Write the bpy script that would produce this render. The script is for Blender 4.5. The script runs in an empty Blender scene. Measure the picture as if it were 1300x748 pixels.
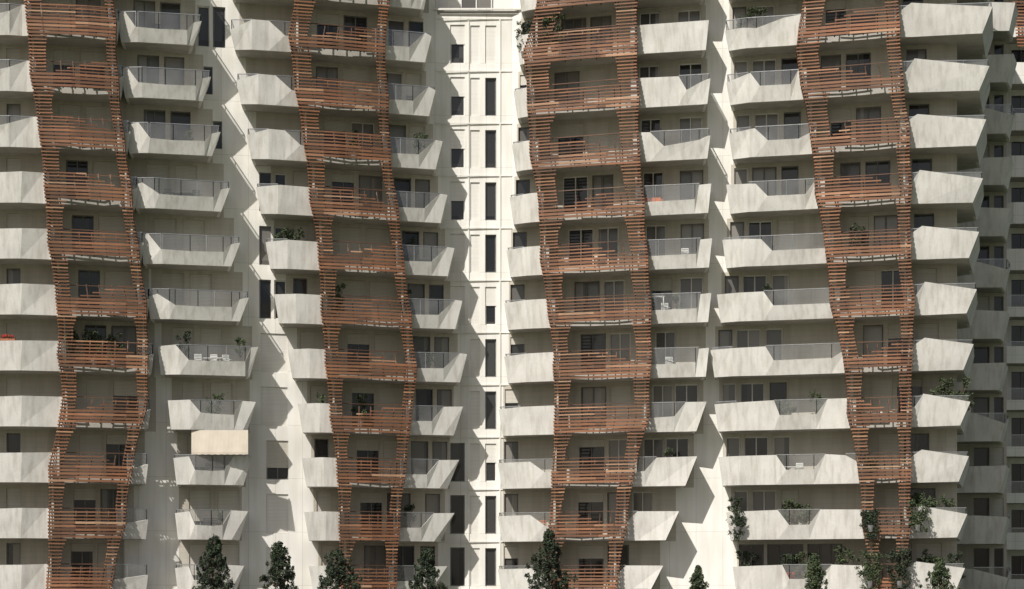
import bpy, math, random
import numpy as np
from mathutils import Vector, noise
random.seed(7)
FPX=2795.0; CZ=2.0; HOR=770.0
S=bpy.context.scene
# ------------------------------------------------------------------ helpers
class M:
    def __init__(s): s.v=[]; s.f=[]
    def q(s,*pts):
        b=len(s.v); s.v.extend([tuple(p) for p in pts]); s.f.append(tuple(range(b,b+len(pts))))
    def prism(s,pts,z0,z1):
        n=len(pts); b=len(s.v)
        s.v.extend([(p[0],p[1],z0) for p in pts]); s.v.extend([(p[0],p[1],z1) for p in pts])
        s.f.append(tuple(range(b+n-1,b-1,-1))); s.f.append(tuple(range(b+n,b+2*n)))
        for i in range(n):
            j=(i+1)%n; s.f.append((b+i,b+j,b+n+j,b+n+i))
    def bar(s,a,b_,th,z0,z1,dz=0):
        d=Vector((b_[0]-a[0],b_[1]-a[1])); L=d.length
        if L<1e-4: return
        d/=L; nx,ny=-d.y*th/2,d.x*th/2
        b=len(s.v)
        for (p,o) in ((a,0),(b_,dz)):
            s.v+= [(p[0]-nx,p[1]-ny,z0+o),(p[0]+nx,p[1]+ny,z0+o),(p[0]+nx,p[1]+ny,z1+o),(p[0]-nx,p[1]-ny,z1+o)]
        s.f+= [(b,b+1,b+2,b+3),(b+7,b+6,b+5,b+4),(b,b+4,b+5,b+1),(b+1,b+5,b+6,b+2),(b+2,b+6,b+7,b+3),(b+3,b+7,b+4,b)]
    def box(s,c,sz):
        s.bar((c[0]-sz[0]/2,c[1]),(c[0]+sz[0]/2,c[1]),sz[1],c[2]-sz[2]/2,c[2]+sz[2]/2)
    def rod(s,a,b_,r,n=6,r2=None):
        a=Vector(a); b_=Vector(b_); d=(b_-a).normalized(); r2=r if r2 is None else r2
        u=d.orthogonal().normalized(); w=d.cross(u); k=len(s.v)
        for p,rr in ((a,r),(b_,r2)):
            for i in range(n):
                t=2*math.pi*i/n; s.v.append(tuple(p+u*math.cos(t)*rr+w*math.sin(t)*rr))
        for i in range(n):
            j=(i+1)%n; s.f.append((k+i,k+j,k+n+j,k+n+i))
        s.f.append(tuple(range(k+n-1,k-1,-1))); s.f.append(tuple(range(k+n,k+2*n)))
    def obj(s,name,mat,parent=None):
        me=bpy.data.meshes.new(name); me.from_pydata(s.v,[],s.f); me.materials.append(mat); me.update()
        o=bpy.data.objects.new(name,me); S.collection.objects.link(o)
        if parent: o.parent=parent
        return o
def empty(name):
    o=bpy.data.objects.new(name,None); S.collection.objects.link(o); return o

def mat(name):
    m=bpy.data.materials.new(name); m.use_nodes=True
    nt=m.node_tree; return m,nt,nt.nodes['Principled BSDF']
def node(nt,t,**k):
    n=nt.nodes.new(t)
    for a,b in k.items(): setattr(n,a,b)
    return n
def coords(nt,scale=(1,1,1)):
    tc=node(nt,'ShaderNodeTexCoord'); mp=node(nt,'ShaderNodeMapping'); mp.inputs['Scale'].default_value=scale
    nt.links.new(tc.outputs['Object'],mp.inputs['Vector']); return mp.outputs['Vector']
def noise_n(nt,vec,scale,detail=3):
    n=node(nt,'ShaderNodeTexNoise'); n.inputs['Scale'].default_value=scale; n.inputs['Detail'].default_value=min(3,detail)
    nt.links.new(vec,n.inputs['Vector']); return n.outputs['Fac']
def ramp(nt,fac,stops):
    r=node(nt,'ShaderNodeValToRGB'); el=r.color_ramp.elements
    el[0].position,el[0].color=stops[0][0],(*stops[0][1],1); el[1].position,el[1].color=stops[1][0],(*stops[1][1],1)
    for p,c in stops[2:]:
        e=el.new(p); e.color=(*c,1)
    nt.links.new(fac,r.inputs['Fac']); return r.outputs['Color']
def mul(nt,a,b,f=1.0):
    m=node(nt,'ShaderNodeMix',data_type='RGBA',blend_type='MULTIPLY'); m.inputs[0].default_value=f
    nt.links.new(a,m.inputs[6]); nt.links.new(b,m.inputs[7]); return m.outputs[2]
def bump(nt,h,bs,strength=.3,dist=.02):
    b=node(nt,'ShaderNodeBump'); b.inputs['Strength'].default_value=strength; b.inputs['Distance'].default_value=dist
    nt.links.new(h,b.inputs['Height']); nt.links.new(b.outputs['Normal'],bs.inputs['Normal'])
def panel_vec(nt):
    tc=node(nt,'ShaderNodeTexCoord'); sp=node(nt,'ShaderNodeSeparateXYZ'); cb=node(nt,'ShaderNodeCombineXYZ')
    nt.links.new(tc.outputs['Object'],sp.inputs[0]); nt.links.new(sp.outputs[0],cb.inputs[0]); nt.links.new(sp.outputs[2],cb.inputs[1]); return cb.outputs[0]
def panel(nt,w,h,mort,c1,c2,cm,off=0.0):
    b=node(nt,'ShaderNodeTexBrick'); b.offset=off; b.inputs['Scale'].default_value=1
    b.inputs['Brick Width'].default_value=w; b.inputs['Row Height'].default_value=h; b.inputs['Mortar Size'].default_value=mort
    b.inputs['Mortar Smooth'].default_value=.1
    for k,c in (('Color1',c1),('Color2',c2),('Mortar',cm)): b.inputs[k].default_value=(*c,1)
    nt.links.new(panel_vec(nt),b.inputs['Vector']); return b
def wallmat(name,c,w,h,mort,dark=.55,stain=.8,rough=.85):
    m,nt,bs=mat(name)
    c2=tuple(x*.94 for x in c); cm=tuple(x*dark for x in c)
    b=panel(nt,w,h,mort,c,c2,cm)
    st=ramp(nt,noise_n(nt,coords(nt,(1.6,1.6,.18)),1.3,6),[(.35,(stain,stain*.985,stain*.96)),(.62,(1,1,1))])
    g=ramp(nt,noise_n(nt,coords(nt),.35,3),[(.3,(.92,.92,.91)),(.7,(1,1,1))])
    nt.links.new(mul(nt,mul(nt,b.outputs['Color'],st),g),bs.inputs['Base Color'])
    bs.inputs['Roughness'].default_value=rough
    return m
MAT={}
MAT['white']=wallmat('white_render',(.82,.80,.755),1.62,3.3,.014,.72,.9)
MAT['beige']=wallmat('beige_cladding',(.54,.50,.43),1.3,.33,.010,.82,.86)
MAT['shutter']=wallmat('roller_shutter_slats',(.60,.565,.50),9.0,.085,.012,.7,.93,.6)
MAT['wshutter']=wallmat('white_shutter_slats',(.76,.735,.69),9.0,.085,.010,.8,.93,.6)
m,nt,bs=mat('pale_concrete')
big=ramp(nt,noise_n(nt,coords(nt),.55,6),[(.3,(.56,.54,.50)),(.7,(.69,.67,.625))])
st=ramp(nt,noise_n(nt,coords(nt,(5,5,.5)),.8,6),[(.3,(.80,.79,.765)),(.55,(1,1,1))])
fi=ramp(nt,noise_n(nt,coords(nt),9,6),[(.3,(.93,.93,.92)),(.7,(1,1,1))])
nt.links.new(mul(nt,mul(nt,big,st),fi),bs.inputs['Base Color']); bs.inputs['Roughness'].default_value=.9
bump(nt,noise_n(nt,coords(nt),10,2),bs,.3,.015); MAT['conc']=m
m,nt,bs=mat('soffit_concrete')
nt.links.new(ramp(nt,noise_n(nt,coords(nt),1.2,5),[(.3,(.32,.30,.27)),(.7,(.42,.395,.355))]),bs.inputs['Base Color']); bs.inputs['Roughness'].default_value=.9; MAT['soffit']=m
def timber(name,c):
    m,nt,bs=mat(name)
    v=coords(nt,(.35,.35,1/.206)); sn=node(nt,'ShaderNodeVectorMath',operation='FLOOR'); 
    nt.links.new(v,sn.inputs[0]); wn=node(nt,'ShaderNodeTexWhiteNoise',noise_dimensions='3D'); nt.links.new(sn.outputs[0],wn.inputs['Vector'])
    a=ramp(nt,wn.outputs['Value'],[(0,tuple(x*.58 for x in c)),(.55,c),(.9,tuple(x*1.25 for x in c)),(1.0,(c[0]*2.0,c[1]*2.7,c[2]*3.4))])  # random tone per slat; cream end stop paints sunlit highlights into the colour
    g=ramp(nt,noise_n(nt,coords(nt,(1.5,1.5,30)),1.5,5),[(.3,(.66,.65,.64)),(.7,(1.1,1.1,1.1))])
    w=ramp(nt,noise_n(nt,coords(nt),.35,3),[(.35,(.76,.80,.84)),(.65,(1.08,1.02,1))])
    nt.links.new(mul(nt,mul(nt,a,g),w),bs.inputs['Base Color']); bs.inputs['Roughness'].default_value=.65
    return m
MAT['timber']=timber('larch_slats',(.245,.108,.050))
MAT['timber_d']=timber('dark_larch_posts',(.12,.056,.029))
def glassm(name,c1,c2,r=.06):
    m,nt,bs=mat(name)
    v=coords(nt,(.9,.9,.3)); fl=node(nt,'ShaderNodeVectorMath',operation='FLOOR'); nt.links.new(v,fl.inputs[0])
    wn=node(nt,'ShaderNodeTexWhiteNoise',noise_dimensions='3D'); nt.links.new(fl.outputs[0],wn.inputs['Vector'])
    nt.links.new(ramp(nt,wn.outputs['Value'],[(0,c1),(1,c2)]),bs.inputs['Base Color']); bs.inputs['Roughness'].default_value=r
    return m
MAT['glass']=glassm('window_glass',(.012,.013,.014),(.06,.058,.055))
MAT['curtain']=glassm('curtained_glass',(.09,.085,.078),(.30,.28,.25),.15)
m,nt,bs=mat('dark_frame'); bs.inputs['Roughness'].default_value=.5; MAT['frame']=m
nt.links.new(ramp(nt,noise_n(nt,coords(nt),3),[(.3,(.12,.115,.11)),(.7,(.19,.18,.17))]),bs.inputs['Base Color'])
m,nt,bs=mat('light_frame'); bs.inputs['Roughness'].default_value=.5; MAT['wframe']=m
nt.links.new(ramp(nt,noise_n(nt,coords(nt),3),[(.3,(.62,.60,.56)),(.7,(.72,.70,.66))]),bs.inputs['Base Color'])
m,nt,bs=mat('steel_rail'); bs.inputs['Roughness'].default_value=.35; bs.inputs['Metallic'].default_value=.7; MAT['rail']=m
nt.links.new(ramp(nt,noise_n(nt,coords(nt),4),[(.3,(.28,.28,.28)),(.7,(.4,.4,.4))]),bs.inputs['Base Color'])
m=bpy.data.materials.new('balustrade_glass'); m.use_nodes=True; nt=m.node_tree; nt.nodes.clear()
out=node(nt,'ShaderNodeOutputMaterial'); tr=node(nt,'ShaderNodeBsdfTransparent'); gl=node(nt,'ShaderNodeBsdfGlossy'); df=node(nt,'ShaderNodeBsdfDiffuse')
tr.inputs[0].default_value=(.88,.89,.88,1); gl.inputs['Roughness'].default_value=.08; df.inputs[0].default_value=(.42,.42,.41,1)
mx=node(nt,'ShaderNodeMixShader'); mx.inputs[0].default_value=.08; mx2=node(nt,'ShaderNodeMixShader')
ns=noise_n(nt,coords(nt),.5,2); rr=ramp(nt,ns,[(.3,(.06,.06,.06)),(.7,(.24,.24,.24))])
nt.links.new(tr.outputs[0],mx.inputs[1]); nt.links.new(gl.outputs[0],mx.inputs[2]); nt.links.new(rr,mx2.inputs[0])
nt.links.new(mx.outputs[0],mx2.inputs[1]); nt.links.new(df.outputs[0],mx2.inputs[2]); nt.links.new(mx2.outputs[0],out.inputs[0]); MAT['bglass']=m
def simple(name,c1,c2,sc=3,rough=.8):
    m,nt,bs=mat(name); nt.links.new(ramp(nt,noise_n(nt,coords(nt),sc,3),[(.3,c1),(.7,c2)]),bs.inputs['Base Color']); bs.inputs['Roughness'].default_value=rough; return m
MAT['leafA']=simple('foliage_dark',(.016,.025,.013),(.042,.06,.027),2.2)
MAT['leafB']=simple('foliage_green',(.025,.042,.018),(.085,.11,.045),3)
MAT['bark']=simple('bark',(.06,.045,.03),(.12,.09,.06),8)
MAT['pot']=simple('pot_grey',(.12,.115,.11),(.2,.19,.18),4)
MAT['terra']=simple('terracotta',(.3,.11,.06),(.38,.15,.08),4)
MAT['awning']=simple('awning_canvas',(.48,.42,.34),(.54,.475,.39),2)
MAT['wplastic']=simple('white_plastic',(.68,.68,.66),(.76,.76,.74),4,.4)
MAT['dmetal']=simple('dark_metal',(.03,.03,.03),(.06,.06,.06),4,.4)
MAT['orange']=simple('orange_fabric',(.50,.13,.04),(.6,.17,.05),6)
MAT['red']=simple('red_flowers',(.5,.02,.015),(.65,.05,.03),6)
MAT['grass']=simple('lawn_grass',(.035,.06,.018),(.07,.10,.03),.8)
MAT['paving']=wallmat('paving_stone',(.30,.29,.27),1.0,1.0,.01,.6,.8)
MAT['asphalt']=simple('asphalt',(.04,.04,.042),(.06,.06,.06),3)
MAT['kerb']=simple('kerb_stone',(.28,.27,.26),(.36,.35,.33),3)

# ------------------------------------------------------------------ geometry of the facade
WP=[(-700,133.5),(-200,131.6),(60,132.3),(150,133.3),(330,135.5),(440,137),(560,139),(650,139),(800,136.6),(900,135.5),(1000,134.5),(1150,132.4),(1215,132),(1400,131)]
def wd(px): return 1/float(np.interp(px,[p[0] for p in WP],[1/p[1] for p in WP]))
def P(px,d): return ((px-650)*d/FPX,d)
def zc(n): return CZ+1.63+3.3*n
def zb(n): return zc(n)-.9
LV=list(range(0,13))
def lev(tab,n):
    return float(np.interp(n,list(range(0,11)),tab[::-1]) if n<=10 else tab[0]+(tab[0]-tab[1])*(n-10)*.6)
B_l=[147,152,160,168,178,187,200,213,220,222,222]; B_r=[256,268,280,292,305,316,328,325,320,315,310]
C_l=[292,300,313,325,337,348,365,378,383,386,392]; D_r=[548,553,562,568,577,587,593,588,583,577,568]
E_l=[655,652,650,647,643,640,640,633,632,632,632]; F_r=[900,902,902,903,904,903,900,897,885,862,842]
G_l=[920,922,925,922,917,910,902,907,912,922,930]; H_r=[1260,1256,1252,1248,1243,1240,1236,1232,1230,1228,1225]
T=[ dict(y=[-120,0,75,150,220,290,360,430,500,580,650,748,800],l=[26,32,38,46,55,62,70,78,80,68,62,58,56],r=[139,143,147,155,165,172,180,187,188,170,157,141,136],lw=(22,17),rw=(11,14),bo=(.85,-.8)),
    dict(y=[-120,0,50,105,200,300,400,480,560,650,748,800],l=[396,378,368,375,390,403,410,417,424,430,437,440],r=[500,492,483,487,493,508,518,526,520,508,500,498],lw=(24,13),rw=(11,14),bo=(.75,-.85)),
    dict(y=[-120,0,60,130,200,300,380,450,530,600,700,748,800],l=[705,685,668,672,678,688,697,705,703,700,700,703,705],r=[815,808,806,807,810,815,824,828,821,805,787,778,770],lw=(30,12),rw=(26,15),bo=(.55,-1.0)),
    dict(y=[-120,0,60,100,200,300,400,500,600,700,748,800],l=[1035,1018,1010,1018,1035,1050,1062,1078,1090,1101,1105,1108],r=[1132,1140,1144,1146,1151,1155,1160,1158,1155,1150,1148,1147],lw=(28,13),rw=(17,14),bo=(.7,-.8))]
def py_of(z,d): return HOR-(z-CZ)*FPX/d
def tedge(t,z):
    d=wd((t['l'][3]+t['r'][3])/2)-2.7; y=py_of(z,d)
    return float(np.interp(y,t['y'],t['l'])),float(np.interp(y,t['y'],t['r']))

parapet=M(); slabs=M(); bgl=M(); rails=M()
def balcony(n,pieces,slabpts):
    z0=zb(n)
    for st in pieces:
        k=len(st); tops=[Vector(s[0]) for s in st]; bots=[Vector(s[1]) for s in st]
        nor=[]
        for i in range(k):
            a=tops[max(0,i-1)]; c=tops[min(k-1,i+1)]
            d1=(tops[i]-a).normalized() if i>0 else (c-tops[i]).normalized()
            d2=(c-tops[i]).normalized() if i<k-1 else d1
            nn=Vector((-(d1.y+d2.y),d1.x+d2.x)).normalized()
            cs=max(.45,nn.dot(Vector((-d1.y,d1.x)))); nor.append(nn/cs)
        th=.17
        zt=[zc(n)-.08+.95*s[2] for s in st]
        ot=[(*tops[i],zt[i]) for i in range(k)]; ob=[(*bots[i],z0+(st[i][3] if len(st[i])>3 else 0)) for i in range(k)]
        it=[(*(tops[i]+nor[i]*th),zt[i]) for i in range(k)]; ib=[(*(bots[i]+nor[i]*th),ob[i][2]) for i in range(k)]
        for i in range(k-1):
            parapet.q(ob[i],ob[i+1],ot[i+1],ot[i]); parapet.q(ib[i+1],ib[i],it[i],it[i+1])
            parapet.q(ot[i],ot[i+1],it[i+1],it[i]); parapet.q(ob[i+1],ob[i],ib[i],ib[i+1])
        parapet.q(ob[0],ot[0],it[0],ib[0]); parapet.q(ob[-1],ib[-1],it[-1],ot[-1])
        zr=zc(n)+.86
        for i in range(k-1):
            if min(zt[i],zt[i+1])<zr-.12:
                a=tops[i]+nor[i]*.085; b=tops[i+1]+nor[i+1]*.085; L=(b-a).length
                if L<.15: continue
                bgl.q((*a,zt[i]-.02),(*b,zt[i+1]-.02),(*b,zr),(*a,zr))
                rails.bar(a,b,.05,zr,zr+.045)
                m_=max(1,round(L/1.25))
                for j in range(m_+1):
                    p=a.lerp(b,j/m_); zz=zt[i]+(zt[i+1]-zt[i])*j/m_
                    if zr-zz>.15: rails.box((p.x,p.y,(zz+zr)/2),(.03,.045,zr-zz))
    slabs.prism(slabpts,z0+.012,z0+.36)
def dep(px,edist,out=2.35,rec=.42):
    return wd(px)-out+ (rec*max(0,1-edist/28.0))
RJ=random.Random(5)
def sts(xe,xi,prof,ins,n,side,out=2.35):
    W=abs(xi-xe); sg=1 if xi>xe else -1; rec=.38 if side<0 else 0
    ts=sorted(set([t for t,_ in prof]+([28/W] if W>34 and side<0 else [])))
    s=[]
    h0=prof[0][1]; jj=RJ.uniform(-.12,.12)
    s.append((P(xe+sg*3,wd(xe)+.05),P(xe+sg*(3+ins),wd(xe)+.05),h0))
    dE=dep(xe,0,out,rec)+jj; dI=dep(xi,99,out)
    for t in ts:
        px=xe+sg*W*t; h=float(np.interp(t,[p[0] for p in prof],[p[1] for p in prof]))
        if side>0: d=1/((1-t)/dE+t/dI)
        else: d=dep(px,W*t,out,rec)+jj*(1-t)
        pb=px+sg*(ins if t==0 else 0)
        if t*W<ins and t>0: pb=px+sg*ins*.6
        s.append((P(px,d),P(pb,d+.26),h))
    return s if side<0 else s[::-1]
def inset(pts):
    return [(p[0],p[1]+.03) for p in pts]
for n in LV:
    tl,tr=tedge(T[0],zc(n))
    far=P(-260,wd(-260)-2.35)
    a_s=[(P(-262,wd(-262)+.05),P(-260,wd(-260)+.05),1),(far,P(-257,wd(-257)-2.1),1)]
    if n>=8: a_s+=[(P(-20,dep(-20,99)-.1),P(-18,dep(-20,99)+.2),.2),(P(12,dep(12,99)-.2),P(12,dep(12,99)+.1),.55),(P(tl-6,dep(tl,99)),P(tl-6,dep(tl,99)+.25),1)]
    else: a_s+=[(P(-20,dep(-20,99)-.1),P(-18,dep(-20,99)+.2),.93),(P(28,dep(28,99)-.35),P(26,dep(28,99)),.95+.05*(n%2)),(P(tl-2,dep(tl,99)),P(tl-2,dep(tl,99)+.25),1)]
    a_s+=[(P(tl+5,dep(tl,99)),P(tl+5,dep(tl,99)+.25),1)]
    xr=max(tr+8,188 if n<=2 else tr+5)
    r_s=sts(xr,tr-6,[(0,.35),(1,.0)],3,n,1)
    balcony(n,[a_s,r_s],inset([s[1] for s in a_s]+[s[1] for s in r_s]))
    # B
    l,r=lev(B_l,n),lev(B_r,n); mid=(l+r)/2
    if n>=5:
        k=.16+.05*(n%3); pl=[(0,.85),(k,1.0),(k+.25,.02),(1,-.04)]; pr=[(0,.62),(.18,.5),(.34,.0),(1,-.04)]
        if n in(7,5): pl=[(0,.5),(.2,.7),(.55,.0),(1,-.04)]
    elif n==4: pl=[(0,.9),(.35,1),(.62,.05),(1,.0)]; pr=[(0,1),(.14,.95),(.26,.05),(1,.0)]
    elif n==3: pl=[(0,.95),(.5,1),(.75,.2),(1,.15)]; pr=[(0,.95),(.3,1),(.5,.1),(1,.15)]
    else: pl=[(0,.8),(.4,.9),(.55,.05),(1,.0)]; pr=[(0,.95),(.45,1),(.7,.05),(1,0)]
    L_=sts(l,mid,pl,4 if n<9 else 7,n,-1); R_=sts(r,mid,pr,11,n,1)
    full=L_[:-1]+R_
    balcony(n,[full],inset([s[1] for s in full]))
    # C | timber2 | D
    l,r=lev(C_l,n),lev(D_r,n); tl,tr=tedge(T[1],zc(n))
    if n>=8: pl=[(0,.35 if n>9 else .6),(.35,1),(.6,.98),(.85,.1),(1,.05)]
    elif n>=6: pl=[(0,.8),(.4,.95),(1,.9)]
    else: pl=[(0,.95),(.5,1),(1,.97)]
    pr=[(0,.95 if n<9 else .8),(.12,1),(.4,.0),(1,-.04)] if n>3 else [(0,1),(.34,.97),(.55,.02),(1,.0)]
    A_=sts(l,tl+6,pl,6,n,-1); B_=sts(r,tr-6,pr,7 if n>4 else 12+ (3-n)*3 if n<4 else 9,n,1)
    balcony(n,[A_,B_],inset([s[1] for s in A_]+[s[1] for s in B_]))
    # E | timber3 | F
    l,r=lev(E_l,n),lev(F_r,n); tl,tr=tedge(T[2],zc(n))
    pl=[(0,.85),(.4,.97),(1,1)] if n>2 else [(0,.8),(.55,.85),(.8,.15),(1,.1)]
    if n>=10: pr=[(0,.97),(1,.9)]
    elif n==9: pr=[(0,.7),(.12,.5),(.3,.05),(.4,.95),(1,1)]
    elif n==8: pr=[(0,.55),(.15,.3),(.6,.02),(.78,.95),(1,1)]
    elif n>=4: pr=[(0,.95),(.16,.9),(.22,.0),(1,-.04)]
    elif n==3: pr=[(0,1),(.32,1),(.5,.1),(1,.0)]
    elif n==2: pr=[(0,1),(.6,.95),(.78,.1),(1,.0)]
    else: pr=[(0,.98),(.7,1),(.9,.3),(1,.2)]
    A_=sts(l,tl+6,pl,5,n,-1); B_=sts(r,tr-6,pr,4 if n>3 else 13+(3-n)*2,n,1)
    balcony(n,[A_,B_],inset([s[1] for s in A_]+[s[1] for s in B_]))
    # G | timber4 | H
    l,r=lev(G_l,n),lev(H_r,n); tl,tr=tedge(T[3],zc(n))
    G={12:[(0,.4),(.5,.8),(1,1)],11:[(0,.4),(.5,.8),(1,1)],10:[(0,.35),(.2,.4),(.4,.3),(.75,.85),(1,1)],9:[(0,.5),(.3,.95),(.42,.1),(.8,.1),(.9,1),(1,1)],8:[(0,.7),(.3,.9),(.45,.1),(.8,.1),(1,.6)],
       7:[(0,.95),(.3,.85),(.42,.05),(.8,.05),(.92,1),(1,1)],6:[(0,.9),(.35,.8),(.45,.05),(1,.05)],5:[(0,.9),(.38,.95),(.46,.05),(.95,.05),(1,.5)],4:[(0,.85),(.4,.95),(.46,.05),(.88,.05),(1,.7)],
       3:[(0,.85),(.42,1),(.46,.05),(.72,.05),(.8,1),(1,1)],2:[(0,.95),(.4,1),(.47,.05),(.66,.05),(.74,1),(.88,.9),(1,.3)],1:[(0,.9),(.36,1),(.44,.05),(.58,.05),(.66,1),(1,.95)],0:[(0,.9),(.35,1),(.4,.1),(.6,.1),(.7,1),(1,.9)]}[n]
    A_=sts(l,tl+6,G,5,n,-1)
    xs=P(1215,132)[0]; jr=((n*37)%5-2)*.1
    d1=wd(tr)-2.5; d2=129.6+jr; px1=tr+15; px2=r
    s=[(P(tr-6,wd(tr)-2.35),P(tr-6,wd(tr)-2.05),.3),(P(tr+4,wd(tr)-2.4),P(tr+4,wd(tr)-2.1),.35 if n%2 else .8),(P(px1,d1),P(px1+2,d1+.36),1.16),
       (P(r,d2),P(r-13,d2+.36),.62 if n%2 else .74,.05),(P(r+1,136.3),P(r-8,136.1),.75)]
    slp=[q[1] for q in A_]+[q[1] for q in s]+[(xs-.1,138.2),(xs-.1,132.1)]
    s.append(((xs-.1,138.5),(xs-.1,138.2),.75))
    balcony(n,[A_,s],inset(slp))
T2=142.0
for n in LV:
    r={12:1296,11:1293}.get(n,float(np.interp(n,[0,4,10],[1284,1280,1291])))
    d=T2
    s=[(P(1182,d+2.2),P(1182,d+2.2),1),(P(1185,d+.3),P(1187,d+.5),1),(P(1236,d-.6),P(1238,d-.3),1.05 if n%2 else .9),(P(r-4,d-.7),P(r-12,d-.4),.95 if n%3 else .3),(P(r,d+1.2),P(r-8,d+1.2),.8),(P(r-2,d+2.3),P(r-8,d+2.3),.8)]
    balcony(n,[s],inset([q[1] for q in s]))

bld=empty('apartment_building')
# ------------------------------------------------------------------ walls with real window openings
WM={k:M() for k in('white','beige','glass','curtain','frame','wframe','shutter','wshutter')}
def strip(key,pa,pb,z0,z1):
    WM[key].q((*pa,z0),(*pb,z0),(*pb,z1),(*pa,z1))
def wall_run(n,pts,wins,zlo,zhi,dfn):
    wins=sorted(wins)
    bp=sorted(set([p for p,_ in pts]+[q[0] for q in WP if pts[0][0]<q[0]<pts[-1][0] and dfn is wd and not any(w[0]<q[0]<w[1] for w in wins)]))
    def key(px):
        k=pts[0][1]
        for p,kk in pts:
            if px>=p-.01: k=kk
        return k
    edges=[]
    for b in bp:
        if not any(w[0]<b<w[1] for w in wins): edges.append(b)
    for w in wins: edges+= [w[0],w[1]]
    edges=sorted(set(edges))
    for a,b in zip(edges[:-1],edges[1:]):
        if b-a<.05: continue
        w=next((w for w in wins if abs(w[0]-a)<.01 and abs(w[1]-b)<.01),None)
        A=P(a,dfn(a)); B=P(b,dfn(b)); k=key((a+b)/2)
        if not w: strip(k,A,B,zlo,zhi); continue
        w0,w1=zb(n)+w[3],zb(n)+w[4]
        strip(k,A,B,zlo,w0); strip(k,A,B,w1,zhi)
        D=.22; A2=(A[0],A[1]+D); B2=(B[0],B[1]+D)
        WM[k].q((*A,w0),(*A2,w0),(*A2,w1),(*A,w1)); WM[k].q((*B2,w0),(*B,w0),(*B,w1),(*B2,w1))
        WM[k].q((*A,w0),(*B,w0),(*B2,w0),(*A2,w0)); WM[k].q((*A2,w1),(*B2,w1),(*B,w1),(*A,w1))
        window(A2,B2,w0,w1,w[2])
def lerp2(a,b,t): return (a[0]+(b[0]-a[0])*t,a[1]+(b[1]-a[1])*t)
RS=random.Random(77)
def window(a,b,z0,z1,kind):
    off=lambda p,o:(p[0],p[1]-o)
    g='curtain' if kind in('curt','wcurt') else 'glass'
    WM[g].q((*off(a,.02),z0),(*off(b,.02),z0),(*off(b,.02),z1),(*off(a,.02),z1))
    W=math.hypot(b[0]-a[0],b[1]-a[1]); fr='wframe' if kind in('wf','half','wcurt') else 'frame'
    f=WM[fr]; a1,b1=off(a,.05),off(b,.05); t=.07
    f.bar(a1,b1,.05,z0,z0+t); f.bar(a1,b1,.05,z1-t,z1)
    m=max(1,round(W/.85))
    for j in range(m+1):
        c=lerp2(a1,b1,min(max(j/m,.035/W),1-.035/W)); f.bar((c[0]-.035,c[1]-.004),(c[0]+.035,c[1]-.004),.05,z0+t,z1-t)
    H=z1-z0
    if kind in('shut','wshut'): fr_=0.0
    elif kind=='half': fr_=.5
    elif kind in('half2',): fr_=.3
    elif kind=='low': fr_=.72+RS.uniform(-.08,.14)
    else: return
    zz=z0+H*fr_
    k='shutter' if kind in('shut','half2','low') else 'wshutter'
    WM[k].bar(off(a,.12),off(b,.12),.03,zz+.01,z1-.01)
RW=random.Random(11)
def kinds(seq): return RW.choice(seq)
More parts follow.
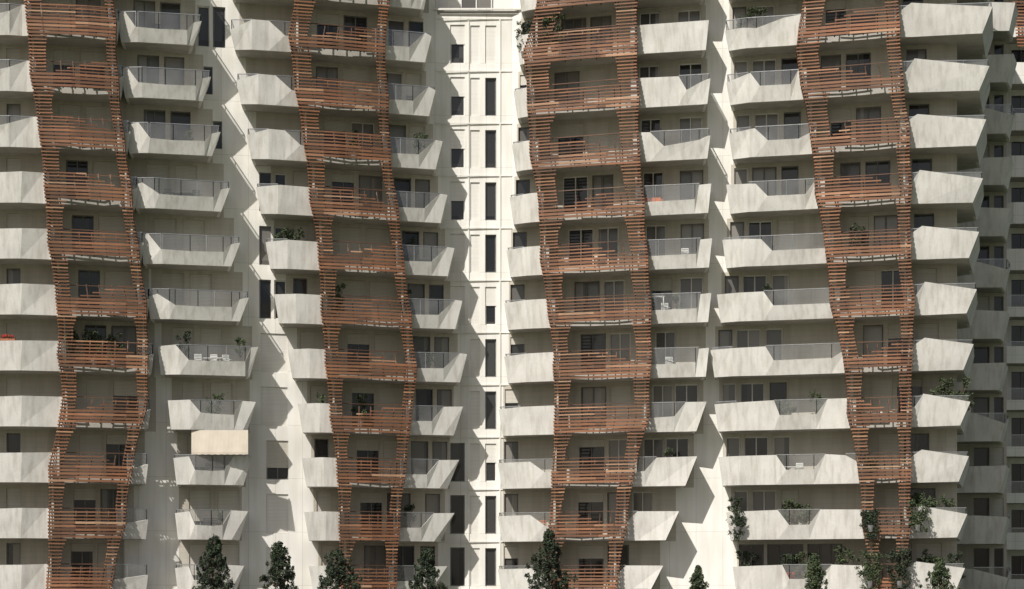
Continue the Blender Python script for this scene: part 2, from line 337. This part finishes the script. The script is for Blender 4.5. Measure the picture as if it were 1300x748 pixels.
for n in LV:
    zlo,zhi=zb(n),zb(n+1)
    if n==0: zlo=0
    t=[tedge(q,zc(n)+1.4) for q in T]
    Bl,Br,Cl,Dr,El,Fr,Gl=[lev(q,n) for q in(B_l,B_r,C_l,D_r,E_l,F_r,G_l)]
    pts=[(-700,'beige'),(t[0][1]+10,'white' if n<6 else 'beige'),(Bl+5,'beige'),(Br-8,'white'),(Cl+12,'beige'),(Dr-12,'white'),(El+6,'beige'),(Fr-4,'white'),(Gl+6,'beige'),(1215,'beige')]
    lo,hi=.36,3.08
    wins=[]
    def w(p0,p1,k,z0=lo,z1=hi): wins.append((p0,p1,k,z0,z1))
    for x in(-640,-560,-480,-400,-320,-240,-180,-110,-60): w(x,x+34,kinds(['dark','shut','curt']))
    w(8,26,kinds(['dark','shut','shut','curt']))
    w(t[0][0]+30,t[0][0]+58,kinds(['dark','low','shut','shut'])); w(t[0][0]+64,t[0][0]+96,kinds(['shut','shut','curt','low']))
    if n>=8: w(Bl+22,Bl+50,'curt'); w(Bl+56,Bl+82,'dark' if n!=9 else 'curt')
    else:
        w(Bl+18,Bl+46,kinds(['shut','shut','shut','half2'])); w(Bl+54,Bl+82,kinds(['shut','shut','dark' if n<4 else 'shut']))
    if n>=10: w(250,266,'wf',.5,3.0); w(270,286,'dark',.5,3.0)
    elif n>=8: w(Br-10,Br+2,'dark',.9,2.6)
    else: 
        if n in(7,6,5): w(329,344,'dark' if n!=6 else 'curt',.5,2.9); w(348,363,'wf',.5,2.9)
        elif n in(2,): w(338,366,'half2',.5,2.9)
        elif n in (1,0): w(338,366,'wshut',.5,2.9)
        else: w(331,365,'wshut',.5,2.9)
    if n<=7: w(max(Cl+16,372),max(Cl+16,372)+18,'shut' if n not in(2,5) else 'dark')
    w(t[1][0]+28,t[1][0]+56,kinds(['low','curt','shut','low'])); w(t[1][0]+62,t[1][0]+92,kinds(['dark','shut','wcurt','curt']))
    x=t[1][1]+3; w(x,x+22,kinds(['dark','wcurt','curt'])); w(x+27,x+46,kinds(['shut','curt','dark']))
    w(571.5,590,{10:'half',9:'half',8:'half',7:'half'}.get(n,'wshut' if n>3 else 'dark'),.55,3.0)
    if n<=9: w(616,630,'dark' if n not in(2,5) else 'half',.55,2.95)
    else: w(616,630,'wshut',.55,2.95)
    w(597,609,'wshut',.55,2.95)
    w(El+8,El+26,kinds(['dark','curt','low']))
    w(t[2][0]+34,t[2][0]+66,kinds(['low','dark','curt','wf'])); w(t[2][0]+71,t[2][0]+98,kinds(['shut','wcurt','curt']))
    x=t[2][1]+5; w(x,x+26,kinds(['wf','wcurt','wcurt','low']))
    if Fr-40>x+28: w(Fr-40,Fr-10,kinds(['wf','wcurt','curt']))
    if n<=0: w(Gl+8,Gl+40,'dark'); w(Gl+44,Gl+90,'dark'); w(Gl+95,Gl+140,'dark')
    else: w(Gl+10,Gl+28,kinds(['curt','wcurt'])); w(Gl+33,Gl+64,kinds(['wf','wcurt','wcurt','curt'])); w(Gl+70,Gl+92,kinds(['dark','wcurt','low','shut']))
    w(t[3][0]+30,t[3][0]+56,kinds(['shut','low','curt'])); w(t[3][0]+62,t[3][0]+94,kinds(['dark','low','curt','wf']))
    w(t[3][1]+6,t[3][1]+32,kinds(['dark','curt','shut'])) if t[3][1]+32<1205 else None
    wins.sort(); ok=[]
    for q in wins:
        if (not ok or q[0]>ok[-1][1]+2) and q[1]<1210: ok.append(q)
    if n>=11:
        ok=[q for q in ok if not 552<=q[0]<=668]
        L=[q for q in ok if q[1]<552]; Rr=[q for q in ok if q[0]>668]
        wall_run(n,[p for p in pts if p[0]<548]+[(552,'white')],L,zlo,zhi,wd)
        wall_run(n,[(662,'beige')]+[p for p in pts if p[0]>668],Rr,zlo,zhi,wd)
        if n==11:
            wall_run(n,[(552,'white'),(662,'white')],[],zlo,CZ+756/20.1,wd)
    else: wall_run(n,pts,ok,zlo,zhi,wd)
    f2=lambda px:144.2
    wall_run(n,[(1150,'beige'),(1278,'beige')],[(1236,1256,kinds(['dark','curt','shut']),lo,hi),(1262,1274,kinds(['dark','shut']),lo,hi)],zlo,zhi,f2)
ztop=zb(13)
xs=P(1215,132)[0]
WM['beige'].q((xs,132,0),(xs,144.2,0),(xs,144.2,ztop),(xs,132,ztop))
x2=P(1278,144.2)[0]; WM['beige'].q((x2,144.2,0),(x2,158,0),(x2,158,ztop),(x2,144.2,ztop))
xl=P(-700,133.5)[0]
WM['white'].q((x2,158,0),(xl,158,0),(xl,158,ztop),(x2,158,ztop)); WM['white'].q((xl,158,0),(xl,133.5,0),(xl,133.5,ztop),(xl,158,ztop))
c0,c1=P(552,wd(552)),P(662,wd(662)); zr=CZ+756/20.1
roof=M()
roof.prism([(c0[0],c0[1]+.05),(c1[0],c1[1]+.05),(c1[0],c1[1]+9),(c0[0],c0[1]+9)],zr-.25,zr-.05)
WM['white'].bar((c0[0]-.05,c0[1]-.05),(c1[0],c1[1]-.05),.12,zr-.02,zr+.10)
WM['white'].q((c0[0],c0[1]+1.2,zr-.05),(c1[0],c1[1]+1.2,zr-.05),(c1[0],c1[1]+1.2,ztop),(c0[0],c0[1]+1.2,ztop))
window((c0[0]+1.6,c0[1]+1.1),(c0[0]+3.6,c0[1]+1.1),zr+.1,ztop-1,'wcurt')
WM['white'].q((*c0,zr-.3),(c0[0],c0[1]+9,zr-.3),(c0[0],c0[1]+9,ztop),(*c0,ztop)); WM['white'].q((*c1,zr-.3),(c1[0],c1[1]+9,zr-.3),(c1[0],c1[1]+9,ztop),(*c1,ztop))
outline=[P(p,d) for p,d in WP if p<552]+[c0,(c0[0],c0[1]+1.3),(c1[0],c1[1]+1.3),c1]+[P(p,d) for p,d in WP if 662<p<=1215]+[(xs,144.2),(x2,144.2),(x2,158),(xl,158)]
roof.prism(outline,ztop-.02,ztop+.4)
roof.obj('roof',MAT['soffit'],bld)
fins=M()
for n in LV:
    for q in T:
        l,r=tedge(q,zc(n)+1.2)
        for px in(l+4,r-4):
            d=wd(px); fins.bar(P(px,d-.02),P(px,d-1.3),.14,zb(n)+.365,zb(n+1)+.01)
fins.obj('party_wall_fins',MAT['beige'],bld)
led=M()
for n in range(0,12):
    led.bar(P(552,wd(552)-.02),P(650,wd(650)-.02),.05,zb(n)+.02,zb(n)+.09)
    for px in (594,634):
        if n<11: led.bar(P(px,wd(px)-.03),P(px+1.6,wd(px)-.03),.07,zb(n)+.093,zb(n+1)+.017)
led.obj('wall_ledges',MAT['white'],bld)
nm={'white':'white_walls','beige':'loggia_walls','glass':'window_panes','curtain':'curtained_window_panes','frame':'window_frames','wframe':'pale_window_frames','shutter':'roller_shutters','wshutter':'white_roller_shutters'}
for k,m_ in WM.items(): m_.obj(nm[k],MAT[k],bld)
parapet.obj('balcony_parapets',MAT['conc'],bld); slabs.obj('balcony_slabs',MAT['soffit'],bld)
bgl.obj('glass_balustrades',MAT['bglass'],bld); rails.obj('balustrade_rails',MAT['rail'],bld)

# ------------------------------------------------------------------ timber screens
PITCH=.206
for ti,t in enumerate(T):
    sl=M(); po=M(); rr=random.Random(20+ti)
    folds={n:rr.uniform(.3,.7) for n in range(-1,14)}
    cut={n:(rr.random()<.45,rr.random()<.5,rr.uniform(14,34)) for n in range(-1,14)}
    kl={n:rr.uniform(-4.5,2.5) for n in range(-1,15)}; kr={n:rr.uniform(-2.5,4.0) for n in range(-1,15)}
    uj={n:(rr.uniform(-.08,.08),rr.uniform(-.10,.10)) for n in range(-1,15)}
    prev=None
    z=.35; zt_=zb(13)+.5
    def D(px,o=0): return wd(px)-2.72-o
    while z<zt_:
        l,r=tedge(t,z); ro=(z-zc(0))/3.3; n=int(round(ro)); off=z-zc(n)
        up,dn=t['bo']
        if n<7 and ti==2: up,dn=.75,-.85
        up+=uj[n][0]; dn+=uj[n][1]
        g=max(-1,min(1,off/1.65)); n2=n+(1 if g>0 else -1); q_=abs(g)*.5
        l+=kl[n]*(1-q_)+kl.get(n2,0)*q_; r+=kr[n]*(1-q_)+kr.get(n2,0)*q_
        fr=min(1,max(0,n/10)); lw=t['lw'][1]+(t['lw'][0]-t['lw'][1])*fr; rw=t['rw'][1]+(t['rw'][0]-t['rw'][1])*fr
        bulge=max(0,1-abs(off-(up+dn)/2)/1.65); prot=.24*bulge
        inband=dn<=off<=up
        l-=2.0*bulge; r+=2.0*bulge
        h=.135 if inband else .078
        f=l+(r-l)*folds[n]
        segs=[]
        if inband:
            if off>up-.75: h=.075
            c=cut[n]
            if c[0] and off>up-.8:
                k=(off-(up-.8))/.8*c[2]*2.2
                if c[1]: segs=[(l,l+lw),(min(l+lw+k,r-rw-4),r)]
                else: segs=[(l,max(r-rw-k,l+lw+4)),(r-rw,r)]
            else: segs=[(l,r)]
        else:
            above=off<0; dd=abs(off-dn) if above else abs(off-up)
            ch=(7 if n%2 else 3)*max(0,1-dd/.7) if above else 0
            segs=[(l,l+lw+ch),(r-rw-ch*.6,r)]
        for a,b in segs:
            mids=[a]+([f] if a<f<b and b-a>50 else [])+[b]
            for u,v in zip(mids[:-1],mids[1:]):
                du=D(u,prot+(.10 if u==f else 0)); dv=D(v,prot+(.10 if v==f else 0))
                sl.bar(P(u,du),P(v,dv),.055,z-h/2,z+h/2,rr.uniform(-.014,.014))
        dl=D(l,prot); dr=D(r,prot)
        A=P(l,dl+.03); B=P(r,dr+.03)
        sl.bar(A,(A[0]+.12,A[1]+1.0),.05,z-h/2,z+h/2); sl.bar(B,(B[0]-.12,B[1]+1.0),.05,z-h/2,z+h/2)
        cur=[(*P(x,D(x,prot)+.08),z) for x in (l+2,l+lw-1.5,r-rw+1.5,r-2)]
        if prev:
            for p,q in zip(prev,cur): po.rod(p,q,.045,4)
        if inband:
            for s_ in(.36,.5,.64,.78):
                x=l+(r-l)*s_; po.box((*P(x,D(x,prot)+.25),z),(.06,.06,PITCH))
        prev=cur
        z+=PITCH
    for n in LV:
        l,r=tedge(t,zc(n)); a,b=P(l+6,wd(l)-2.3),P(r-6,wd(r)-2.3)
        po.bar(a,b,.05,zc(n)+.86,zc(n)+.91)
    e=empty('timber_screen'); e.parent=bld
    sl.obj('timber_slats',MAT['timber'],e); po.obj('timber_posts',MAT['timber_d'],e)

# ------------------------------------------------------------------ neighbouring building behind right
nb=empty('apartment_building'); 
par2,sl2,gl2,fr2,w2,bg2,rl2=M(),M(),M(),M(),M(),M(),M()
d0=158.0; xa=P(1225,d0)[0]; xb=P(1500,d0)[0]
for n in range(0,14):
    z0=CZ+.73+3.3*n
    w2.bar((xa,d0),(xb,d0),.3,0 if n==0 else z0,z0+.55); w2.bar((xa,d0),(xb,d0),.3,z0+2.9,z0+3.3)
    x=xa
    while x<xb:
        w2.bar((x,d0),(min(x+.9,xb),d0),.3,z0+.55,z0+2.9)
        gl2.q((x+.9,d0+.05,z0+.55),(x+2.4,d0+.05,z0+.55),(x+2.4,d0+.05,z0+2.9),(x+.9,d0+.05,z0+2.9))
        fr2.box((x+1.65,d0,z0+1.7),(.07,.06,2.35)); x+=2.4
    k=RW.uniform(0,2)
    pts=[(xa+.5,d0-.1),(xa+1.2+k,d0-2.0),(xb-1,d0-2.4),(xb,d0-.1)]
    sl2.prism(pts,z0,z0+.3)
    hh=RW.choice([.4,.9,1.2])
    for a,b in zip(pts[:-1],pts[1:]):
        par2.bar(a,b,.16,z0-.01,z0+.3+hh)
        if hh<1:
            bg2.q((*a,z0+.3+hh),(*b,z0+.3+hh),(*b,z0+1.5),(*a,z0+1.5)); rl2.bar(a,b,.05,z0+1.5,z0+1.55)
w2.q((xa,d0,0),(xa,d0+14,0),(xa,d0+14,47),(xa,d0,47)); w2.q((xb,d0,0),(xb,d0+14,0),(xb,d0+14,47),(xb,d0,47)); w2.q((xa,d0+14,0),(xb,d0+14,0),(xb,d0+14,47),(xa,d0+14,47))
w2.obj('walls',MAT['white'],nb); gl2.obj('windows',MAT['glass'],nb); fr2.obj('frames',MAT['frame'],nb); sl2.obj('slabs',MAT['soffit'],nb); par2.obj('parapets',MAT['white'],nb)
bg2.obj('glass_rails',MAT['bglass'],nb); rl2.obj('hand_rails',MAT['rail'],nb)
r2=M(); r2.prism([(xa,d0-.1),(xb,d0-.1),(xb,d0+14),(xa,d0+14)],47,47.4); r2.obj('roof',MAT['soffit'],nb)
ts=M(); z=41.5
while z<48:
    a=P(1278,d0-3)[0]; ts.bar((a+ (48-z)*.12,d0-2.9),(a+5,d0-2.9),.06,z-.05,z+.05); z+=.22
for k in (0.9,2.2,4.6): ts.rod((P(1278,d0-3)[0]+k,d0-2.8,41.4),(P(1278,d0-3)[0]+k,d0-2.8,48),.06)
ts.obj('timber_screen_slats',MAT['timber'],nb)

# ------------------------------------------------------------------ vegetation
def leaves(m,c,rad,count,sz,rng):
    for _ in range(count):
        while True:
            v=Vector((rng.uniform(-1,1),rng.uniform(-1,1),rng.uniform(-1,1)))
            if .02<v.length<1: break
        v=v*(.55+.45*rng.random()); p=Vector(c)+Vector((v.x*rad[0],v.y*rad[1],v.z*rad[2]))
        u=Vector((rng.gauss(0,1),rng.gauss(0,1),rng.gauss(0,1))).normalized(); w_=u.orthogonal().normalized()
        s=sz*rng.uniform(.6,1.3); u=u*s; w_=w_*s*.55
        m.q(p-u,p+w_,p+u,p-w_)
def plant(px,n,h,wm,out=1.5,mt='leafB',pot='pot',trail=0,seed=0):
    rng=random.Random(int(px)*31+n+seed); d=wd(px)-out if px<1218 else 131.2
    X,Y=P(px,d); z0=zb(n)+.37
    e=empty('potted_plant'); pm=M(); pm.rod((X,Y,z0),(X,Y,z0+.4),.17,10,.24); pm.obj('pot',MAT[pot],e)
    st=M(); lf=M()
    k=max(6,int(wm*h*12))
    for i in range(k):
        cz=z0+.35+rng.random()**.6*(h-.35); cx=X+rng.uniform(-.5,.5)*wm; cy=Y+rng.uniform(-.15,.15)
        st.rod((X,Y,z0+.35),(cx,cy,cz),.02,4,.008)
        r=rng.uniform(.13,.27); leaves(lf,(cx,cy,cz),(r,min(r,.2),r*rng.uniform(.7,1.4)),38,.065,rng)
    for i in range(int(trail*26)):
        u=rng.random(); cz=z0+1.25-u*trail; cx=X+rng.gauss(0,.30*(1-.55*u))*wm; leaves(lf,(cx,Y-.1,cz),(.2,.1,.22),34,.06,rng)
    st.obj('stems',MAT['bark'],e); lf.obj('leaves',MAT[mt],e)
for a in [(666,10,2.2,.9,1.8,'leafA'),(704,10,2.3,1.3,2.6),(838,11,1.9,1.2),(960,10,2.2,1.1),(942,10,1.6,.5),(1232,11,1.9,1.4),(1205,11,1.6,1.0),(1212,3,2.5,2.0),(1192,3,1.9,1.0),(1172,1,2.3,1.4),(1198,1,2.1,1.2),
          (932,1,2.2,.8,1.5,'leafA'),(1008,1,2.0,1.3),(1022,1,1.7,.7),(1104,2,1.0,.8,2.6),(375,6,2.1,1.1),(358,6,2.0,.8),(427,5,2.1,.9),(520,5,2.0,.6,1.5,'leafA'),(231,4,2.3,.8,1.5,'leafA'),(306,4,1.9,.7),(272,3,1.8,1.0),
          (92,4,2.1,.9),(118,4,2.1,1.1),(145,4,2.0,.9),(408,3,2.0,.6),(457,3,2.0,.8),(535,8,1.9,.8),(1038,3,1.9,.8),(1000,3,1.4,1.0),(520,1,1.9,.6,1.5,'leafA'),(1070,0,2.5,1.2),(945,0,2.2,.9,1.5,'leafA'),(1000,0,2.0,.9,1.5,'leafA'),(1185,0,2.1,1.2),(1212,0,2.0,1.0,1.5,'leafA'),(520,6,2.0,.5,1.5,'leafA'),
          (860,5,1.5,.5),(1030,7,1.6,.4),(975,5,1.8,.4,1.5,'leafA'),(545,4,1.5,.5),(240,8,1.3,.4),(850,2,1.9,.6),(1090,6,1.8,.8),(450,8,1.8,.7),(990,2,1.5,.4),(280,1,1.5,.3),(1020,0,2.1,.8)]:
    plant(*a)
plant(1104,0,2.1,1.3,3.15,'leafB','pot',2.3); plant(1142,0,2.2,1.4,3.15,'leafA','pot',2.3); plant(1105,1,1.2,1.0,3.1,'leafA','pot',1.6); plant(1165,1,1.8,1.0,2.85,'leafB','pot',1.2)
plant(936,1,1.4,.7,2.62,'leafA','pot',1.6)

def tree(px,pytop,d,R0,seed,mt='leafA',ragged=1.0):
    rng=random.Random(seed); X,Y=P(px,d); H=CZ+(HOR-pytop)*d/FPX
    e=empty('hornbeam_tree' if mt=='leafB' else 'conifer_tree'); tk=M(); lf=M()
    pts=[(X,Y,-.05)]; 
    for i in range(1,7): pts.append((X+rng.uniform(-.05,.05),Y+rng.uniform(-.05,.05),H*i/6.3))
    for i in range(6): tk.rod(pts[i],pts[i+1],.11*(1-i/6.5),8,.11*(1-(i+1)/6.5))
    N=int(330*H/5.6); lean=rng.uniform(-.12,.12)
    for i in range(N):
        t=rng.random()**.9*.97; z=.5+t*(H-.5); a=rng.uniform(0,6.28)
        prof=R0*(1-t)**.62*min(1,.5+t*3)*(1+.15*math.sin(t*19+seed)+.16*math.sin(a*3+t*11+seed*2))
        rr_=prof*(.2+.8*math.sqrt(rng.random()))*(1+.25*ragged*rng.gauss(0,.5))
        c=(X+math.cos(a)*rr_+lean*t,Y+math.sin(a)*rr_,z+rng.uniform(0,.15))
        tk.rod((X,Y,max(.3,z-.3)),c,.018,3,.006)
        s=rng.uniform(.12,.27)*(1-.4*t); leaves(lf,c,(s,s,s*1.5),42,.062,rng)
    leaves(lf,(X+lean,Y,H-.15),(.06,.06,.3),50,.055,rng)
    tk.obj('trunk_and_limbs',MAT['bark'],e); lf.obj('crown_foliage',MAT[mt],e)
for a in [(270,681,121,1.6,1),(355,690,122,1.6,2),(427,699,120,2.0,3),(543,696,122,1.4,4),(697,674,119,1.6,5),(885,720,122,1.0,6,'leafB',1.6),(1034,704,121,.95,7,'leafB',1.8),(1195,716,121,1.5,8,'leafB',1.5),(150,752,121,.8,9),(800,756,122,.8,10,'leafB')]:
    tree(*a)

# ------------------------------------------------------------------ furniture and awning
def chair(px,n,mt='wplastic',out=1.3,ang=0.0,name='outdoor_chair'):
    X,Y=P(px,wd(px)-out); z=zb(n)+.365; c,s=math.cos(ang),math.sin(ang); m_=M()
    T_=lambda x,y,zz:(X+x*c-y*s,Y+x*s+y*c,z+zz)
    for x in(-.21,.21):
        for y in(-.2,.2): m_.rod(T_(x,y,0),T_(x,y,.45 if y<0 else .95),.02)
        m_.rod(T_(x,-.2,.64),T_(x,.2,.66),.02)
    m_.bar(T_(-.23,0,0)[:2],T_(.23,0,0)[:2],.44,z+.43,z+.47)
    for k in range(5): m_.rod(T_(-.21,.2,.52+k*.1),T_(.21,.2,.52+k*.1),.035)
    m_.obj(name,MAT[mt])
def table(px,n,mt='dmetal',out=1.3):
    X,Y=P(px,wd(px)-out); z=zb(n)+.365; m_=M()
    for x in(-.5,.5):
        for y in(-.3,.3): m_.rod((X+x,Y+y,z),(X+x*.95,Y+y*.95,z+.72),.022)
    m_.bar((X-.6,Y),(X+.6,Y),.75,z+.72,z+.76); m_.obj('outdoor_table',MAT[mt])
for px,n,mt,an in[(252,4,'wplastic',.3),(270,4,'wplastic',-.2),(288,4,'wplastic',.5),(212,7,'dmetal',0),(250,7,'dmetal',.4),(266,2,'dmetal',.2),(292,2,'dmetal',-.3),(262,1,'dmetal',0),(274,1,'dmetal',.6),(988,2,'wplastic',.2),(1014,2,'wplastic',-.4),(528,6,'dmetal',.1),(556,6,'dmetal',.7),(690,1,'orange',.2),(845,5,'wplastic',.2),(500,10,'dmetal',.1),(850,4,'wplastic',.1),(998,1,'wplastic',0.3),(520,9,'dmetal',.1),(1005,0,'red',.1),(200,10,'dmetal',.3),(980,6,'dmetal',.3),(870,6,'wplastic',0)]:
    chair(px,n,mt,1.7,an)
for px,n,mt in[(232,7,'dmetal'),(279,2,'dmetal'),(270,4,'wplastic'),(1000,2,'wplastic'),(542,6,'dmetal')]: table(px,n,mt,1.2)
X,Y=P(828,wd(828)-1.6); z=zb(7)+.365; m_=M(); m_.box((X,Y,z+.25),(1.1,.7,.4)); m_.box((X,Y+.35,z+.62),(1.1,.18,.5)); m_.box((X-.58,Y,z+.4),(.16,.75,.5)); m_.box((X+.58,Y,z+.4),(.16,.75,.5)); m_.obj('outdoor_sofa',MAT['orange'])
for px in(6,14):
    X,Y=P(px,wd(px)-2.1); rng=random.Random(px); e=empty('geranium_planter'); a=M(); a.box((X,Y,zc(4)+.9),(.5,.2,.18)); a.obj('planter_box',MAT['terra'],e); f=M(); leaves(f,(X,Y,zc(4)+1.1),(.28,.15,.16),90,.045,rng); f.obj('flowers',MAT['red'],e); g=M(); leaves(g,(X,Y,zc(4)+1.03),(.3,.17,.13),160,.045,rng); g.obj('leaves',MAT['leafB'],e)
X,Y=P(833,wd(833)-1.6); z=zb(5)+.365; m_=M()
for x in(-.5,.5): m_.rod((X+x,Y-.25,z),(X+x*.9,Y+.25,z+1.35),.018); m_.rod((X+x,Y+.25,z),(X+x*.9,Y-.25,z+1.35),.018)
for k in range(5): m_.rod((X-.5,Y-.25+k*.12,z+1.35),(X+.5,Y-.25+k*.12,z+1.35),.012)
m_.obj('drying_rack',MAT['wplastic'])
aw=empty('awning'); m_=M(); a0,a1=243,315; N=18; dA=wd(280)-2.42; dB=wd(280)-2.72; zt1=zb(3)-.02
for i in range(N):
    t0,t1=i/N,(i+1)/N; p0,p1=a0+(a1-a0)*t0,a0+(a1-a0)*t1
    s0,s1=.02*math.sin(i*1.1),.02*math.sin((i+1)*1.1)
    m_.q((*P(p0,dB+s0),zt1-1.35),(*P(p1,dB+s1),zt1-1.35),(*P(p1,dA),zt1),(*P(p0,dA),zt1))
    m_.q((*P(p0,dB+s0),zt1-1.5+.02*(i%2)),(*P(p1,dB+s1),zt1-1.5+.02*(i%2)),(*P(p1,dB+s1),zt1-1.35),(*P(p0,dB+s0),zt1-1.35))
m_.obj('awning_canvas',MAT['awning'],aw)
m_=M(); m_.rod((*P(a0,dB+.05),zt1-1.37),(*P(a1,dB+.05),zt1-1.37),.03); m_.rod((*P(a0,dA+.08),zt1-.03),(*P(a1,dA+.08),zt1-.03),.05)
for p in(a0+1,a1-1): m_.rod((*P(p,wd(280)-1.4),zt1-1.0),(*P(p,dB+.06),zt1-1.36),.02)
m_.obj('awning_arms',MAT['rail'],aw)

# ------------------------------------------------------------------ ground
def sheet(name,x0,x1,y0,y1,z,mt):
    m_=M(); m_.q((x0,y0,z),(x1,y0,z),(x1,y1,z),(x0,y1,z)); return m_.obj(name,MAT[mt])
sheet('ground',-1500,1500,-1500,1500,0,'grass'); 
sheet('pavement',-120,120,112,132.5,.008,'paving'); sheet('road',-400,400,6,16,.004,'asphalt')
k=M(); k.bar((-400,16.15),(400,16.15),.3,0,.13); k.bar((-400,5.85),(400,5.85),.3,0,.13); k.obj('kerb',MAT['kerb'])
k=M(); 
for i in range(-60,60): k.q((i*6,10.9,.008),(i*6+3,10.9,.008),(i*6+3,11.05,.008),(i*6,11.05,.008))
k.obj('road_marking',MAT['wplastic'])

# ------------------------------------------------------------------ light, sky, camera
dirv=Vector((.62,1,-1.15)).normalized()
sd=bpy.data.lights.new('sun','SUN'); sd.energy=5.0; sd.angle=math.radians(.5); sd.color=(1,.96,.90)
so=bpy.data.objects.new('sun',sd); S.collection.objects.link(so); so.rotation_euler=dirv.to_track_quat('-Z','Y').to_euler(); so.location=(-60,-40,90)
w=bpy.data.worlds.new('World'); S.world=w; w.use_nodes=True; nt=w.node_tree; bg=nt.nodes['Background']
sk=node(nt,'ShaderNodeTexSky',sky_type='NISHITA'); sk.sun_disc=False; sk.sun_elevation=math.asin(-dirv.z); sk.sun_rotation=math.atan2(-dirv.x,-dirv.y)%(2*math.pi)
sk.dust_density=2.5
hs=node(nt,'ShaderNodeHueSaturation'); hs.inputs['Saturation'].default_value=.62
nt.links.new(sk.outputs[0],hs.inputs['Color']); nt.links.new(hs.outputs[0],bg.inputs[0]); bg.inputs[1].default_value=.07
cd=bpy.data.cameras.new('camera'); cam=bpy.data.objects.new('camera',cd); S.collection.objects.link(cam)
cam.location=(0,0,CZ); cam.rotation_euler=(math.pi/2,0,0); cd.sensor_width=36; cd.lens=36*FPX/1300; cd.shift_y=(HOR-374)/1300; cd.clip_end=4000
S.camera=cam
S.view_settings.view_transform='Standard'; S.view_settings.look='None'; S.view_settings.exposure=0
